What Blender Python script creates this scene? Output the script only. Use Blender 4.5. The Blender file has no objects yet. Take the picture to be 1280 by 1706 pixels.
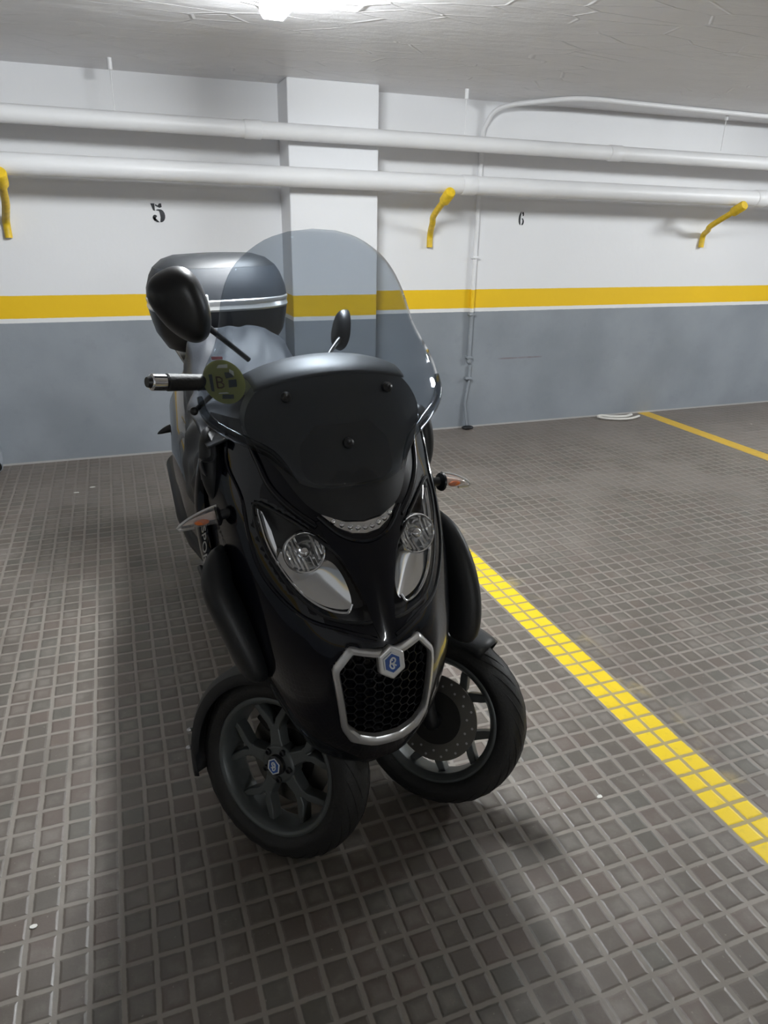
import bpy, math, random
from mathutils import Vector, Matrix, noise
R_ = math.radians
sc = bpy.context.scene
COL = sc.collection

# ------------------------------------------------------------------ camera, light, exposure
cam_d = bpy.data.cameras.new('camera'); cam = bpy.data.objects.new('camera', cam_d); COL.objects.link(cam)
YAW, PITCH, ROLL = 0.35716, 0.38695, -0.018515
def cam_axes():
    cy, sy, cp, sp = math.cos(YAW), math.sin(YAW), math.cos(PITCH), math.sin(PITCH)
    f = Vector((sy*cp, cy*cp, -sp)); r = Vector((cy, -sy, 0)); d = f.cross(r)
    cr, sr = math.cos(ROLL), math.sin(ROLL)
    return r*cr + d*sr, d*cr - r*sr, f
_r, _d, _f = cam_axes()
mw = Matrix.Identity(4)
for i in range(3):
    mw[i][0], mw[i][1], mw[i][2] = _r[i], -_d[i], -_f[i]
mw[2][3] = 1.5
cam.matrix_world = mw
cam_d.sensor_fit = 'VERTICAL'; cam_d.sensor_height = 24.0; cam_d.lens = 1180.0/1706.0*24.0
cam_d.clip_start = 0.02
sc.camera = cam
w = bpy.data.worlds.new('world'); sc.world = w; w.use_nodes = True
w.node_tree.nodes['Background'].inputs[0].default_value = (0.6, 0.65, 0.7, 1)
w.node_tree.nodes['Background'].inputs[1].default_value = 0.0
sc.view_settings.view_transform = 'Standard'; sc.view_settings.look = 'None'
sc.view_settings.exposure = 0.0; sc.view_settings.gamma = 1.0; sc.view_settings.use_curve_mapping = False
LAMP_POWER = 205.0          # emission strength of the luminaire diffusers
LAMP_COLOUR = (0.94, 0.98, 1.0)

# ------------------------------------------------------------------ helpers
class MB:
    """collects pieces of one mesh"""
    def __init__(s): s.v = []; s.f = []
    def add(s, v, f):
        o = len(s.v); s.v += [tuple(p) for p in v]; s.f += [tuple(i+o for i in q) for q in f]; return s
    def obj(s, name, mat, parent=None, smooth=True, bevel=0, solid=0, sub=0, angle=40):
        me = bpy.data.meshes.new(name); me.from_pydata(s.v, [], s.f); me.validate(); me.update()
        import bmesh
        bm = bmesh.new(); bm.from_mesh(me); bmesh.ops.remove_doubles(bm, verts=bm.verts, dist=1e-6)
        bmesh.ops.recalc_face_normals(bm, faces=bm.faces); bm.to_mesh(me); bm.free()
        o = bpy.data.objects.new(name, me); COL.objects.link(o); me.materials.append(mat)
        if parent: o.parent = parent
        if smooth:
            me.polygons.foreach_set('use_smooth', [True]*len(me.polygons))
            try: me.set_sharp_from_angle(angle=R_(angle))
            except Exception: pass
        if solid:
            m = o.modifiers.new('solid', 'SOLIDIFY'); m.thickness = abs(solid); m.offset = -1 if solid > 0 else 1
        if bevel:
            m = o.modifiers.new('bevel', 'BEVEL'); m.width = bevel; m.segments = 3; m.limit_method = 'ANGLE'; m.angle_limit = R_(35)
        if sub:
            m = o.modifiers.new('sub', 'SUBSURF'); m.levels = sub; m.render_levels = sub
        return o

def loft(rings, closed=True, caps=True):
    n = len(rings[0]); v = [p for r in rings for p in r]; f = []
    for i in range(len(rings)-1):
        for j in range(n if closed else n-1):
            a, b = i*n+j, i*n+(j+1) % n
            f.append((a, b, b+n, a+n))
    if caps and closed:
        f.append(tuple(range(n-1, -1, -1))); f.append(tuple(range((len(rings)-1)*n, len(rings)*n)))
    return v, f

def cr(t, P):
    n = len(P); i = min(max(int(t), 0), n-2); f = t-i
    p1, p2 = P[i], P[i+1]
    p0 = P[i-1] if i > 0 else 2*p1-p2
    p3 = P[i+2] if i+2 < n else 2*p2-p1
    return .5*(2*p1+(p2-p0)*f+(2*p0-5*p1+4*p2-p3)*f*f+(3*p1-p0-3*p2+p3)*f**3)
def crv(t, P): return tuple(cr(t, [p[k] for p in P]) for k in range(len(P[0])))
def spline(P, m=6, closed=False):
    if closed:
        Q = [P[-1]] + list(P) + [P[0], P[1]]; out = []
        for i in range(len(P)):
            for k in range(m): out.append(crv(1+i+k/m, Q))
        return out
    out = [crv(i/m, P) for i in range((len(P)-1)*m)]; out.append(tuple(P[-1])); return out

def frames(path):
    P = [Vector(p) for p in path]; T = []
    for i in range(len(P)):
        a, b = P[max(i-1, 0)], P[min(i+1, len(P)-1)]; T.append((b-a).normalized())
    up = Vector((0, 0, 1)) if abs(T[0].z) < .9 else Vector((0, 1, 0))
    s = T[0].cross(up).normalized(); out = []
    for i, t in enumerate(T):
        s = (s - t*s.dot(t)).normalized(); out.append((P[i], t, s, t.cross(s)))
    return out
def tube(path, r, n=12, flat=1.0):
    rr = r if isinstance(r, (list, tuple)) else [r]*len(path); rings = []
    for (p, t, s, u), q in zip(frames(path), rr):
        rings.append([p + s*(q*math.cos(2*math.pi*k/n)) + u*(q*flat*math.sin(2*math.pi*k/n)) for k in range(n)])
    return loft(rings)
def box(x0, x1, y0, y1, z0, z1):
    v = [(x, y, z) for x in (x0, x1) for y in (y0, y1) for z in (z0, z1)]
    return v, [(0, 1, 3, 2), (4, 6, 7, 5), (0, 4, 5, 1), (2, 3, 7, 6), (0, 2, 6, 4), (1, 5, 7, 3)]
def lathe(prof, n=48, closed=False):
    """profile of (axial, radius) round the X axis"""
    rings = [[(a, r*math.cos(2*math.pi*k/n), r*math.sin(2*math.pi*k/n)) for k in range(n)] for a, r in prof]
    if closed: rings.append(rings[0])
    return loft(rings, True, not closed)
def prism(poly, d0, d1, fn):
    """2D polygon extruded from depth d0 to d1; fn maps (u,v,d) to 3D"""
    n = len(poly); v = [fn(a, b, d0) for a, b in poly] + [fn(a, b, d1) for a, b in poly]
    f = [tuple(range(n)), tuple(range(2*n-1, n-1, -1))] + [(i, i+n, (i+1) % n+n, (i+1) % n) for i in range(n)]
    return v, f
def ellipsoid(c, r, M=None, n=20, m=12):
    rings = []
    for i in range(m+1):
        a = -math.pi/2 + math.pi*i/m; ca = max(math.cos(a), 1e-3); ring = []
        for k in range(n):
            t = 2*math.pi*k/n; p = Vector((r[0]*ca*math.cos(t), r[1]*ca*math.sin(t), r[2]*math.sin(a)))
            ring.append(Vector(c) + ((M @ p) if M else p))
        rings.append(ring)
    return loft(rings)
def ribbon(path, wd, fn, d0, d1, closed=False):
    """flat stroke of width wd along a 2D path"""
    n = len(path); Lp, Rp = [], []
    for i in range(n):
        if closed: a, b = path[i-1], path[(i+1) % n]
        else: a, b = path[max(i-1, 0)], path[min(i+1, n-1)]
        t = Vector((b[0]-a[0], b[1]-a[1])).normalized(); nn = Vector((-t.y, t.x))*wd/2
        Lp.append((path[i][0]+nn.x, path[i][1]+nn.y)); Rp.append((path[i][0]-nn.x, path[i][1]-nn.y))
    rings = [[fn(*Lp[i], d0), fn(*Rp[i], d0), fn(*Rp[i], d1), fn(*Lp[i], d1)] for i in range(n)]
    if closed: return loft(rings+[rings[0]], True, False)
    return loft(rings)
def empty(name, loc=(0, 0, 0), rot=(0, 0, 0)):
    o = bpy.data.objects.new(name, None); COL.objects.link(o); o.location = loc; o.rotation_euler = rot; return o
def tag(o, label, cat, group=None):
    o['label'] = label; o['category'] = cat
    if group: o['group'] = group
    return o
def struct(o): o['kind'] = 'structure'; return o

# ------------------------------------------------------------------ materials
def mat(name, col, rough=.5, metal=0, coat=0, spec=.5, emit=None, es=0, bump=0, bscale=60, var=0, vscale=3):
    m = bpy.data.materials.new(name); m.use_nodes = True; nt = m.node_tree; b = nt.nodes['Principled BSDF']
    b.inputs['Base Color'].default_value = (*col, 1); b.inputs['Roughness'].default_value = rough
    b.inputs['Metallic'].default_value = metal; b.inputs['Coat Weight'].default_value = coat
    b.inputs['Coat Roughness'].default_value = .03; b.inputs['Specular IOR Level'].default_value = spec
    if emit: b.inputs['Emission Color'].default_value = (*emit, 1); b.inputs['Emission Strength'].default_value = es
    tc = nt.nodes.new('ShaderNodeTexCoord')
    if bump:
        nz = nt.nodes.new('ShaderNodeTexNoise'); nz.inputs['Scale'].default_value = bscale; nz.inputs['Detail'].default_value = 4
        bp = nt.nodes.new('ShaderNodeBump'); bp.inputs['Strength'].default_value = bump; bp.inputs['Distance'].default_value = .01
        nt.links.new(tc.outputs['Object'], nz.inputs['Vector']); nt.links.new(nz.outputs['Fac'], bp.inputs['Height'])
        nt.links.new(bp.outputs['Normal'], b.inputs['Normal'])
    if var:
        n2 = nt.nodes.new('ShaderNodeTexNoise'); n2.inputs['Scale'].default_value = vscale; n2.inputs['Detail'].default_value = 5
        rp = nt.nodes.new('ShaderNodeValToRGB')
        rp.color_ramp.elements[0].position = .3; rp.color_ramp.elements[1].position = .7
        rp.color_ramp.elements[0].color = (*[c*(1-var) for c in col], 1); rp.color_ramp.elements[1].color = (*[min(1, c*(1+var)) for c in col], 1)
        nt.links.new(tc.outputs['Object'], n2.inputs['Vector']); nt.links.new(n2.outputs['Fac'], rp.inputs['Fac'])
        nt.links.new(rp.outputs['Color'], b.inputs['Base Color'])
    return m
def clear(name, tint, rough=.0, haze=0.0):
    m = bpy.data.materials.new(name); m.use_nodes = True; nt = m.node_tree
    for n in list(nt.nodes): nt.nodes.remove(n)
    out = nt.nodes.new('ShaderNodeOutputMaterial'); tr = nt.nodes.new('ShaderNodeBsdfTransparent'); gl = nt.nodes.new('ShaderNodeBsdfGlossy')
    lw = nt.nodes.new('ShaderNodeLayerWeight'); lw.inputs['Blend'].default_value = .5; mx = nt.nodes.new('ShaderNodeMixShader')
    pw = nt.nodes.new('ShaderNodeMath'); pw.operation = 'POWER'; pw.inputs[1].default_value = 5; nt.links.new(lw.outputs['Facing'], pw.inputs[0])
    fr = nt.nodes.new('ShaderNodeMath'); fr.operation = 'MULTIPLY_ADD'; fr.inputs[1].default_value = .9; fr.inputs[2].default_value = .035; nt.links.new(pw.outputs[0], fr.inputs[0])
    tr.inputs[0].default_value = (*tint, 1); gl.inputs['Roughness'].default_value = rough
    nt.links.new(fr.outputs[0], mx.inputs[0]); nt.links.new(tr.outputs[0], mx.inputs[1]); nt.links.new(gl.outputs[0], mx.inputs[2])
    last = mx.outputs[0]
    if haze:
        df = nt.nodes.new('ShaderNodeBsdfDiffuse'); df.inputs[0].default_value = (.5, .52, .55, 1); m2 = nt.nodes.new('ShaderNodeMixShader'); m2.inputs[0].default_value = haze
        nt.links.new(last, m2.inputs[1]); nt.links.new(df.outputs[0], m2.inputs[2]); last = m2.outputs[0]
    nt.links.new(last, out.inputs[0]); return m

class NT:
    """tiny node-graph writer"""
    def __init__(s, name):
        s.m = bpy.data.materials.new(name); s.m.use_nodes = True; s.nt = s.m.node_tree; s.b = s.nt.nodes['Principled BSDF']
    def put(s, inp, x):
        if hasattr(x, 'is_output') or isinstance(x, bpy.types.NodeSocket): s.nt.links.new(x, inp)
        elif isinstance(x, tuple) and len(x) == 3 and inp.type == 'RGBA': inp.default_value = (*x, 1)
        else: inp.default_value = x
    def math(s, op, a, b=0.0, c=None, clamp=False):
        n = s.nt.nodes.new('ShaderNodeMath'); n.operation = op; n.use_clamp = clamp; s.put(n.inputs[0], a); s.put(n.inputs[1], b)
        if c is not None: s.put(n.inputs[2], c)
        return n.outputs[0]
    def step(s, x, lo, hi):
        n = s.nt.nodes.new('ShaderNodeMapRange'); n.interpolation_type = 'SMOOTHSTEP'
        s.put(n.inputs[0], x); n.inputs[1].default_value = lo; n.inputs[2].default_value = hi; return n.outputs[0]
    def mix(s, f, a, b):
        n = s.nt.nodes.new('ShaderNodeMix'); n.data_type = 'RGBA'
        s.put(n.inputs[0], f); s.put(n.inputs[6], a); s.put(n.inputs[7], b); return n.outputs[2]
    def noise(s, scale, detail=4, vec=None, rough=.5):
        n = s.nt.nodes.new('ShaderNodeTexNoise'); n.inputs['Scale'].default_value = scale; n.inputs['Detail'].default_value = detail
        n.inputs['Roughness'].default_value = rough
        if vec is not None: s.nt.links.new(vec, n.inputs['Vector'])
        return n.outputs['Fac']
    def pos(s):
        g = s.nt.nodes.new('ShaderNodeNewGeometry'); x = s.nt.nodes.new('ShaderNodeSeparateXYZ')
        s.nt.links.new(g.outputs['Position'], x.inputs[0]); return g.outputs['Position'], x.outputs
    def bump(s, h, strength, dist=.01):
        n = s.nt.nodes.new('ShaderNodeBump'); n.inputs['Strength'].default_value = strength; n.inputs['Distance'].default_value = dist
        s.put(n.inputs['Height'], h); s.nt.links.new(n.outputs[0], s.b.inputs['Normal'])
    def band(s, x, lo, hi, e):
        return s.math('MULTIPLY', s.step(x, lo-e, lo+e), s.math('SUBTRACT', 1.0, s.step(x, hi-e, hi+e)))

def floor_material():
    g = NT('floor_tiles'); P, X = g.pos()
    u = g.math('DIVIDE', g.math('SUBTRACT', X[0], 1.467), .0672); v = g.math('DIVIDE', g.math('SUBTRACT', X[1], 1.236), .0664)
    wob = g.math('MULTIPLY', g.math('SUBTRACT', g.noise(9, 2, P), .5), .10)
    def edge(t):
        fr = g.math('SUBTRACT', g.math('FRACT', g.math('ADD', t, wob)), .5)
        return g.math('ABSOLUTE', fr)
    du, dv = edge(u), edge(v); d = g.math('MAXIMUM', du, dv)
    d2 = g.math('ADD', d, g.math('MULTIPLY', g.math('SUBTRACT', g.noise(70, 3, P), .5), .05))
    joint = g.step(d2, .395, .44)
    cell = g.nt.nodes.new('ShaderNodeCombineXYZ')
    g.nt.links.new(g.math('FLOOR', u), cell.inputs[0]); g.nt.links.new(g.math('FLOOR', v), cell.inputs[1])
    wn = g.nt.nodes.new('ShaderNodeTexWhiteNoise'); wn.noise_dimensions = '2D'; g.nt.links.new(cell.outputs[0], wn.inputs['Vector'])
    big = g.noise(1.3, 5, P, .6); mid = g.noise(7, 5, P, .6); fine = g.noise(160, 3, P)
    tile = g.mix(big, (.100, .083, .070), (.150, .130, .110))
    tile = g.mix(g.math('MULTIPLY', wn.outputs[0], .35), tile, (.085, .073, .060))
    wn3 = g.nt.nodes.new('ShaderNodeTexWhiteNoise'); wn3.noise_dimensions = '3D'
    off = g.nt.nodes.new('ShaderNodeVectorMath'); off.operation = 'ADD'; off.inputs[1].default_value = (7.3, 2.1, 5.5); g.nt.links.new(cell.outputs[0], off.inputs[0]); g.nt.links.new(off.outputs[0], wn3.inputs['Vector'])
    tile = g.mix(g.math('MULTIPLY', g.step(wn3.outputs[0], .55, .95), .55), tile, (.150, .112, .095))
    tile = g.mix(g.math('MULTIPLY', g.step(wn3.outputs[0], .35, .0), .45), tile, (.105, .108, .092))
    tile = g.mix(g.step(mid, .5, .75), tile, (.185, .163, .142))
    worn = g.math('MULTIPLY', g.math('SUBTRACT', 1.0, g.step(d, .12, .34)), g.step(g.noise(3.5, 5, P, .6), .45, .62))
    tile = g.mix(g.math('MULTIPLY', worn, .6), tile, (.225, .205, .182))
    tile = g.mix(g.math('MULTIPLY', fine, .35), tile, (.07, .062, .052))
    jc = g.mix(mid, (.20, .178, .155), (.27, .245, .215))
    speck = g.step(g.noise(95, 2, P), .70, .76)
    tile = g.mix(g.math('MULTIPLY', speck, .5), tile, (.30, .28, .25))
    dirt = g.step(g.noise(2.1, 6, P, .65), .42, .68)
    jc = g.mix(g.math('MULTIPLY', dirt, .55), jc, (.14, .123, .105))
    col = g.mix(joint, tile, jc)
    # bands of grime close to the wall
    smear = g.math('MULTIPLY', g.step(X[1], 2.2, 3.6), g.step(g.noise(1.6, 6, P, .65), .46, .60))
    col = g.mix(g.math('MULTIPLY', smear, .6), col, g.mix(mid, (.17, .148, .13), (.24, .215, .195)))
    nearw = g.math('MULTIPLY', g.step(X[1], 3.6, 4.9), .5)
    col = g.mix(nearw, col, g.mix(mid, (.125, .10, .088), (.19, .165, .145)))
    # yellow bay lines, thicker paint on the tile tops than in the joints
    wn2 = g.math('MULTIPLY', g.math('SUBTRACT', g.noise(45, 3, P), .5), .012)
    xx = g.math('ADD', X[0], wn2)
    line = g.math('MAXIMUM', g.band(xx, 1.404, 1.530, .004), g.band(xx, 4.196, 4.318, .006))
    over = g.math('MULTIPLY', g.band(xx, 1.52, 1.60, .03), g.math('MULTIPLY', g.step(mid, .5, .8), .28))
    paint = g.math('MULTIPLY', line, g.math('SUBTRACT', 1.0, g.math('MULTIPLY', joint, g.step(X[1], 4.2, 1.8))))
    paint = g.math('MAXIMUM', g.math('MAXIMUM', paint, g.math('MULTIPLY', line, .25)), over)
    yl = g.mix(g.step(X[0], 3, 4), (.80, .57, .012), (.60, .38, .03))
    yl = g.mix(g.math('MULTIPLY', g.step(g.noise(30, 4, P), .55, .8), .4), yl, (.45, .33, .05))
    col = g.mix(paint, col, yl)
    g.put(g.b.inputs['Base Color'], col)
    g.put(g.b.inputs['Roughness'], g.math('ADD', .30, g.math('MULTIPLY', mid, .3)))
    g.b.inputs['Specular IOR Level'].default_value = .6
    dome = g.math('SUBTRACT', 1.0, g.step(d, .33, .44))
    h = g.math('ADD', g.math('MULTIPLY', dome, .35), g.math('MULTIPLY', mid, .12))
    g.bump(g.math('ADD', h, g.math('MULTIPLY', fine, .06)), .55, .008)
    return g.m
def wall_material(name='wall_paint'):
    g = NT(name); P, X = g.pos(); z = X[2]
    big = g.noise(1.1, 4, P); fin = g.noise(26, 5, P); e = g.math('MULTIPLY', g.math('SUBTRACT', fin, .5), .004)
    zz = g.math('ADD', z, e)
    white = g.mix(big, (.76, .765, .785), (.83, .835, .85))
    grey = g.mix(g.step(g.noise(1.7, 5, P), .3, .7), (.225, .248, .275), (.285, .312, .342))
    grey = g.mix(g.math('MULTIPLY', g.step(g.noise(5, 6, P, .7), .56, .72), .14), grey, (.13, .145, .165))
    col = g.mix(g.step(zz, .8945, .8975), grey, (.78, .78, .78))
    yl = g.mix(big, (.80, .50, .012), (.86, .56, .02))
    col = g.mix(g.step(zz, .9215, .9245), col, yl)
    col = g.mix(g.step(zz, 1.055, 1.059), col, white)
    col = g.mix(g.step(zz, .016, .010), col, (.42, .41, .40))
    scuff = g.math('MULTIPLY', g.band(X[0], 2.78, 3.16, .02), g.band(z, .528, .540, .004))
    col = g.mix(g.math('MULTIPLY', scuff, g.math('MULTIPLY', fin, .9)), col, (.16, .09, .10))
    g.put(g.b.inputs['Base Color'], col); g.b.inputs['Roughness'].default_value = .5; g.b.inputs['Specular IOR Level'].default_value = .35
    g.bump(g.math('ADD', g.math('MULTIPLY', g.noise(5, 5, P), .6), g.math('MULTIPLY', fin, .3)), .22, .012)
    return g.m
def ceiling_material():
    g = NT('ceiling_plaster'); P, X = g.pos()
    st = g.nt.nodes.new('ShaderNodeMapping'); st.inputs['Scale'].default_value = (1.0, 2.6, 1); st.inputs['Rotation'].default_value = (0, 0, R_(12))
    g.nt.links.new(P, st.inputs['Vector']); n1 = g.noise(3.2, 7, st.outputs[0], .62)
    vo = g.nt.nodes.new('ShaderNodeTexVoronoi'); vo.feature = 'DISTANCE_TO_EDGE'; vo.inputs['Scale'].default_value = 2.6; g.nt.links.new(st.outputs[0], vo.inputs['Vector'])
    ridge = g.math('SUBTRACT', 1.0, g.step(vo.outputs['Distance'], 0, .03))
    g.put(g.b.inputs['Base Color'], g.mix(n1, (.72, .71, .72), (.82, .81, .82)))
    g.b.inputs['Roughness'].default_value = .40; g.b.inputs['Specular IOR Level'].default_value = .5
    g.bump(g.math('ADD', g.math('MULTIPLY', n1, .5), g.math('MULTIPLY', g.math('MULTIPLY', ridge, g.step(g.noise(1.5, 3, P), .42, .56)), .34)), .5, .03)
    return g.m

FLOOR, WALL, CEIL = floor_material(), wall_material(), ceiling_material()
PIPEW = mat('pipe_white_paint', (.74, .74, .75), .45, bump=.08, bscale=20, var=.04)
YEL = mat('bracket_yellow_paint', (.70, .47, .02), .45, var=.15, vscale=30)
BLACKINK = mat('stencil_ink', (.018, .02, .025), .6)
GLOSS = mat('gloss_black_paint', (.0020, .0028, .0065), .25, coat=.62, spec=.12)
MATTE = mat('matte_black_plastic', (.013, .0145, .0165), .48, bump=.05, bscale=400)
SATIN = mat('satin_dark_plastic', (.010, .011, .013), .35)
RUBBER = mat('tyre_rubber', (.012, .012, .012), .6, bump=.15, bscale=150)
RIM = mat('rim_anthracite', (.10, .11, .11), .40, metal=.4)
SILVER = mat('satin_silver', (.66, .66, .66), .30, metal=.65)
CHROME = mat('chrome', (.85, .86, .88), .08, metal=1)
REFL = mat('lamp_reflector', (.92, .93, .94), .13, metal=.95)
STEEL = mat('brake_steel', (.22, .21, .19), .35, metal=.9)
BLUE = mat('emblem_blue', (.02, .09, .36), .25, coat=.5)
WHITE = mat('emblem_white', (.72, .75, .78), .35)
FABRIC = mat('cover_nylon', (.023, .026, .031), .45, spec=.3, bump=.08, bscale=300)
ORANGE = mat('indicator_bulb', (.85, .22, .05), .3)
BRONZE = mat('caliper_dark', (.02, .019, .018), .45, metal=.3)
SMOKE = clear('windshield_tint', (.70, .735, .77), haze=.045)
LENS = clear('clear_lens', (.975, .98, .985))
EDGE = clear('screen_edge', (.50, .53, .56))
LENSI = clear('indicator_lens', (.98, .94, .91), haze=.22)
DARKIN = mat('dark_cavity', (.004, .004, .005), .6)
GREYP = mat('grey_bar_cover', (.36, .38, .42), .35)
STICKY = mat('sticker_yellow', (.70, .66, .15), .4)
STICKW = mat('sticker_white', (.75, .74, .66), .4)
STICKR = mat('sticker_pink', (.75, .25, .26), .4)
STICKD = mat('sticker_dark_print', (.035, .05, .06), .4)
STICKB = mat('sticker_brown_letter', (.075, .03, .005), .4)
LAMP = mat('luminaire_diffuser', (.9, .9, .9), .4, emit=LAMP_COLOUR, es=LAMP_POWER)

# ------------------------------------------------------------------ the room
D, ZC = 4.937, 2.282
def slab(name, m, *b): return struct(MB().add(*box(*b)).obj(name, m, smooth=False))
slab('floor', FLOOR, -4.2, 9.2, -9.2, 5.2, -.15, 0)
slab('ceiling', CEIL, -4.2, 9.2, -9.2, 5.2, ZC, ZC+.15)
slab('wall_front', WALL, -4.2, 9.2, D, D+.2, 0, ZC)
slab('wall_back', WALL, -4.2, 9.2, -9.2, -9.0, 0, ZC)
slab('wall_left', WALL, -4.2, -4.0, -9.0, D, 0, ZC)
slab('wall_right', WALL, 9.0, 9.2, -9.0, D, 0, ZC)
col = MB().add(*box(1.09, 1.665, 4.68, D+.02, 0, ZC)).obj('column', WALL, smooth=False, bevel=.008); struct(col)

def luminaire(loc, label, hl=.47):
    t = empty('ceiling_lamp', loc); tag(t, label, 'lamp', 'ceiling lamps of the garage')
    MB().add(*box(-.042, .042, -hl+.01, hl-.01, .010, .022)).obj('lamp_housing', PIPEW, t, bevel=.004)
    prof = [(-.046, .012), (-.050, -.050), (-.036, -.070), (.036, -.070), (.050, -.050), (.046, .012)]
    MB().add(*prism(prof, -hl, hl, lambda a, b, d: (a, d, b))).obj('lamp_diffuser', LAMP, t, smooth=False)
    return t
luminaire((.672, 2.60, ZC-.022), 'bright white ceiling lamp above the scooter')
luminaire((5.7, 2.6, ZC-.022), 'ceiling lamp over the bay far to the right, outside the frame')
luminaire((1.6, -5.2, ZC-.022), 'ceiling lamp far behind the camera, outside the frame', .6)

# two pipes along the wall
def wall_pipe(zl, zr, r, y, name_label, joints):
    t = MB(); P = [(-4.0, y, zl+(zl-zr)*3.6/5.2), (-.43, y, zl), (2.2, y, (zl+zr)/2), (4.75, y, zr), (9.0, y, zr-.02)]
    t.add(*tube(P, r, 24)); o = t.obj('wall_pipe', PIPEW); tag(o, name_label, 'pipe', 'white pipes along the wall')
    for x in joints:
        f = (x+.43)/5.18; z = zl+(zr-zl)*f
        MB().add(*tube([(x-.05, y, z), (x-.045, y, z), (x+.045, y, z), (x+.05, y, z)], [r+.001, r+.005, r+.005, r+.001], 24)).obj('pipe_coupling', PIPEW, o)
    return o
wall_pipe(1.994, 1.967, .046, 4.585, 'upper white pipe, thinner of the two along the wall', (.86, 3.36))
wall_pipe(1.758, 1.722, .056, 4.575, 'lower white pipe, thicker of the two, resting on yellow brackets', (2.25, 4.72))

def bracket(base, mid, end, label):
    t = empty('pipe_bracket', base); tag(t, label, 'bracket', 'yellow pipe brackets on the wall')
    b, m, e = Vector(base), Vector(mid), Vector(end)
    P = [Vector((0, 0, 0)), Vector((0, -.005, .09)), (m-b)*.6 + Vector((0, 0, .03)), m-b, e-b]
    MB().add(*tube(spline([tuple(p) for p in P], 6), .021, 14)).obj('bracket_arm', YEL, t)
    d = (e-m).normalized()
    MB().add(*tube([e-b-d*.07, e-b-d*.06, e-b+d*.035, e-b+d*.045], [.022, .035, .035, .030], 16)).obj('bracket_end', YEL, t)
bracket((-.535, 4.918, 1.384), (-.50, 4.72, 1.58), (-.485, 4.53, 1.690), 'yellow pipe bracket at the left edge of the photo')
bracket((2.142, 4.918, 1.348), (2.095, 4.75, 1.56), (2.092, 4.535, 1.672), 'yellow pipe bracket to the left of the number 6')
bracket((4.559, 4.918, 1.362), (4.465, 4.74, 1.53), (4.475, 4.50, 1.652), 'yellow pipe bracket to the right of the number 6')

# hanger rods of the upper pipe
for x, lab in ((.12, 'thin white pipe hanger on the ceiling above the number 5'), (2.21, 'thin white pipe hanger right of the column'), (4.28, 'thin white pipe hanger near the right edge')):
    t = MB().add(*tube([(x, 4.585, 2.03), (x, 4.585, ZC)], .0025, 8)); t.add(*tube([(x, 4.585, ZC-.055), (x, 4.585, ZC)], .013, 10))
    tag(t.obj('pipe_hanger', PIPEW), lab, 'hanger', 'hangers of the upper pipe')

# conduit climbing the wall, then along the ceiling
t = empty('cable_conduit', (2.507, D, 0)); tag(t, 'thin conduit climbing the wall left of the number 6 and bending along the ceiling', 'conduit')
P = spline([(2.507, 4.918, .52), (2.507, 4.918, 1.2), (2.507, 4.918, 1.9), (2.507, 4.918, 2.04)], 8)
MB().add(*tube([Vector(p)-Vector((2.507, D, 0)) for p in P], .016, 12)).obj('conduit_pipe', WALL, t)
MB().add(*tube([(.02, -.012, .5), (.012, -.012, .35), (-.01, -.012, .2), (.012, -.03, .02)], .011, 8)).obj('loose_cable', WALL, t)
for z in (1.28, .88, .56, .40): MB().add(*box(-.026, .026, -.04, 0, z-.008, z+.008)).obj('conduit_clip', WALL, t, bevel=.003)
MB().add(*ellipsoid((.01, -.05, .014), (.05, .035, .014))).obj('conduit_foot', SATIN, t)

P = spline([(2.507, 4.918, 2.045), (2.522, 4.918, 2.13), (2.60, 4.86, 2.235), (2.80, 4.66, 2.262), (3.0, 4.47, 2.264), (3.5, 4.48, 2.264), (4.6, 4.53, 2.264), (8.9, 4.7, 2.264)], 8)
tag(MB().add(*tube(P, .016, 12)).obj('ceiling_cable', PIPEW), 'white cable bending off the conduit and running along the ceiling edge', 'cable')

# grey drain pipe on the left
t = empty('drain_pipe', (-.822, 4.885, 0)); tag(t, 'grey drain pipe with an open end at the foot of the wall, left edge', 'pipe')
GREYPIPE = mat('drain_grey_paint', (.24, .26, .29), .45, var=.06)
MB().add(*tube(spline([(0, 0, ZC), (0, 0, .30), (0, 0, .12), (.0, -.03, .06), (.005, -.10, .045)], 6), .042, 18)).obj('drain_tube', GREYPIPE, t)
MB().add(*tube([(.005, -.096, .046), (.005, -.104, .044)], .036, 18)).obj('drain_opening', DARKIN, t)

# bent white strip lying on the floor
STRIP = mat('white_plastic_strip', (.62, .60, .56), .5)
P = spline([(4.10, 4.80, .012), (3.98, 4.755, .012), (3.86, 4.765, .012), (3.77, 4.82, .012), (3.74, 4.875, .014), (3.78, 4.885, .02), (3.86, 4.84, .016), (3.98, 4.825, .014), (4.07, 4.86, .014)], 6)
tag(MB().add(*tube(P, .013, 10, flat=.8)).obj('plastic_strip', STRIP), 'bent white plastic strip lying at the foot of the wall', 'strip')

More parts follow.
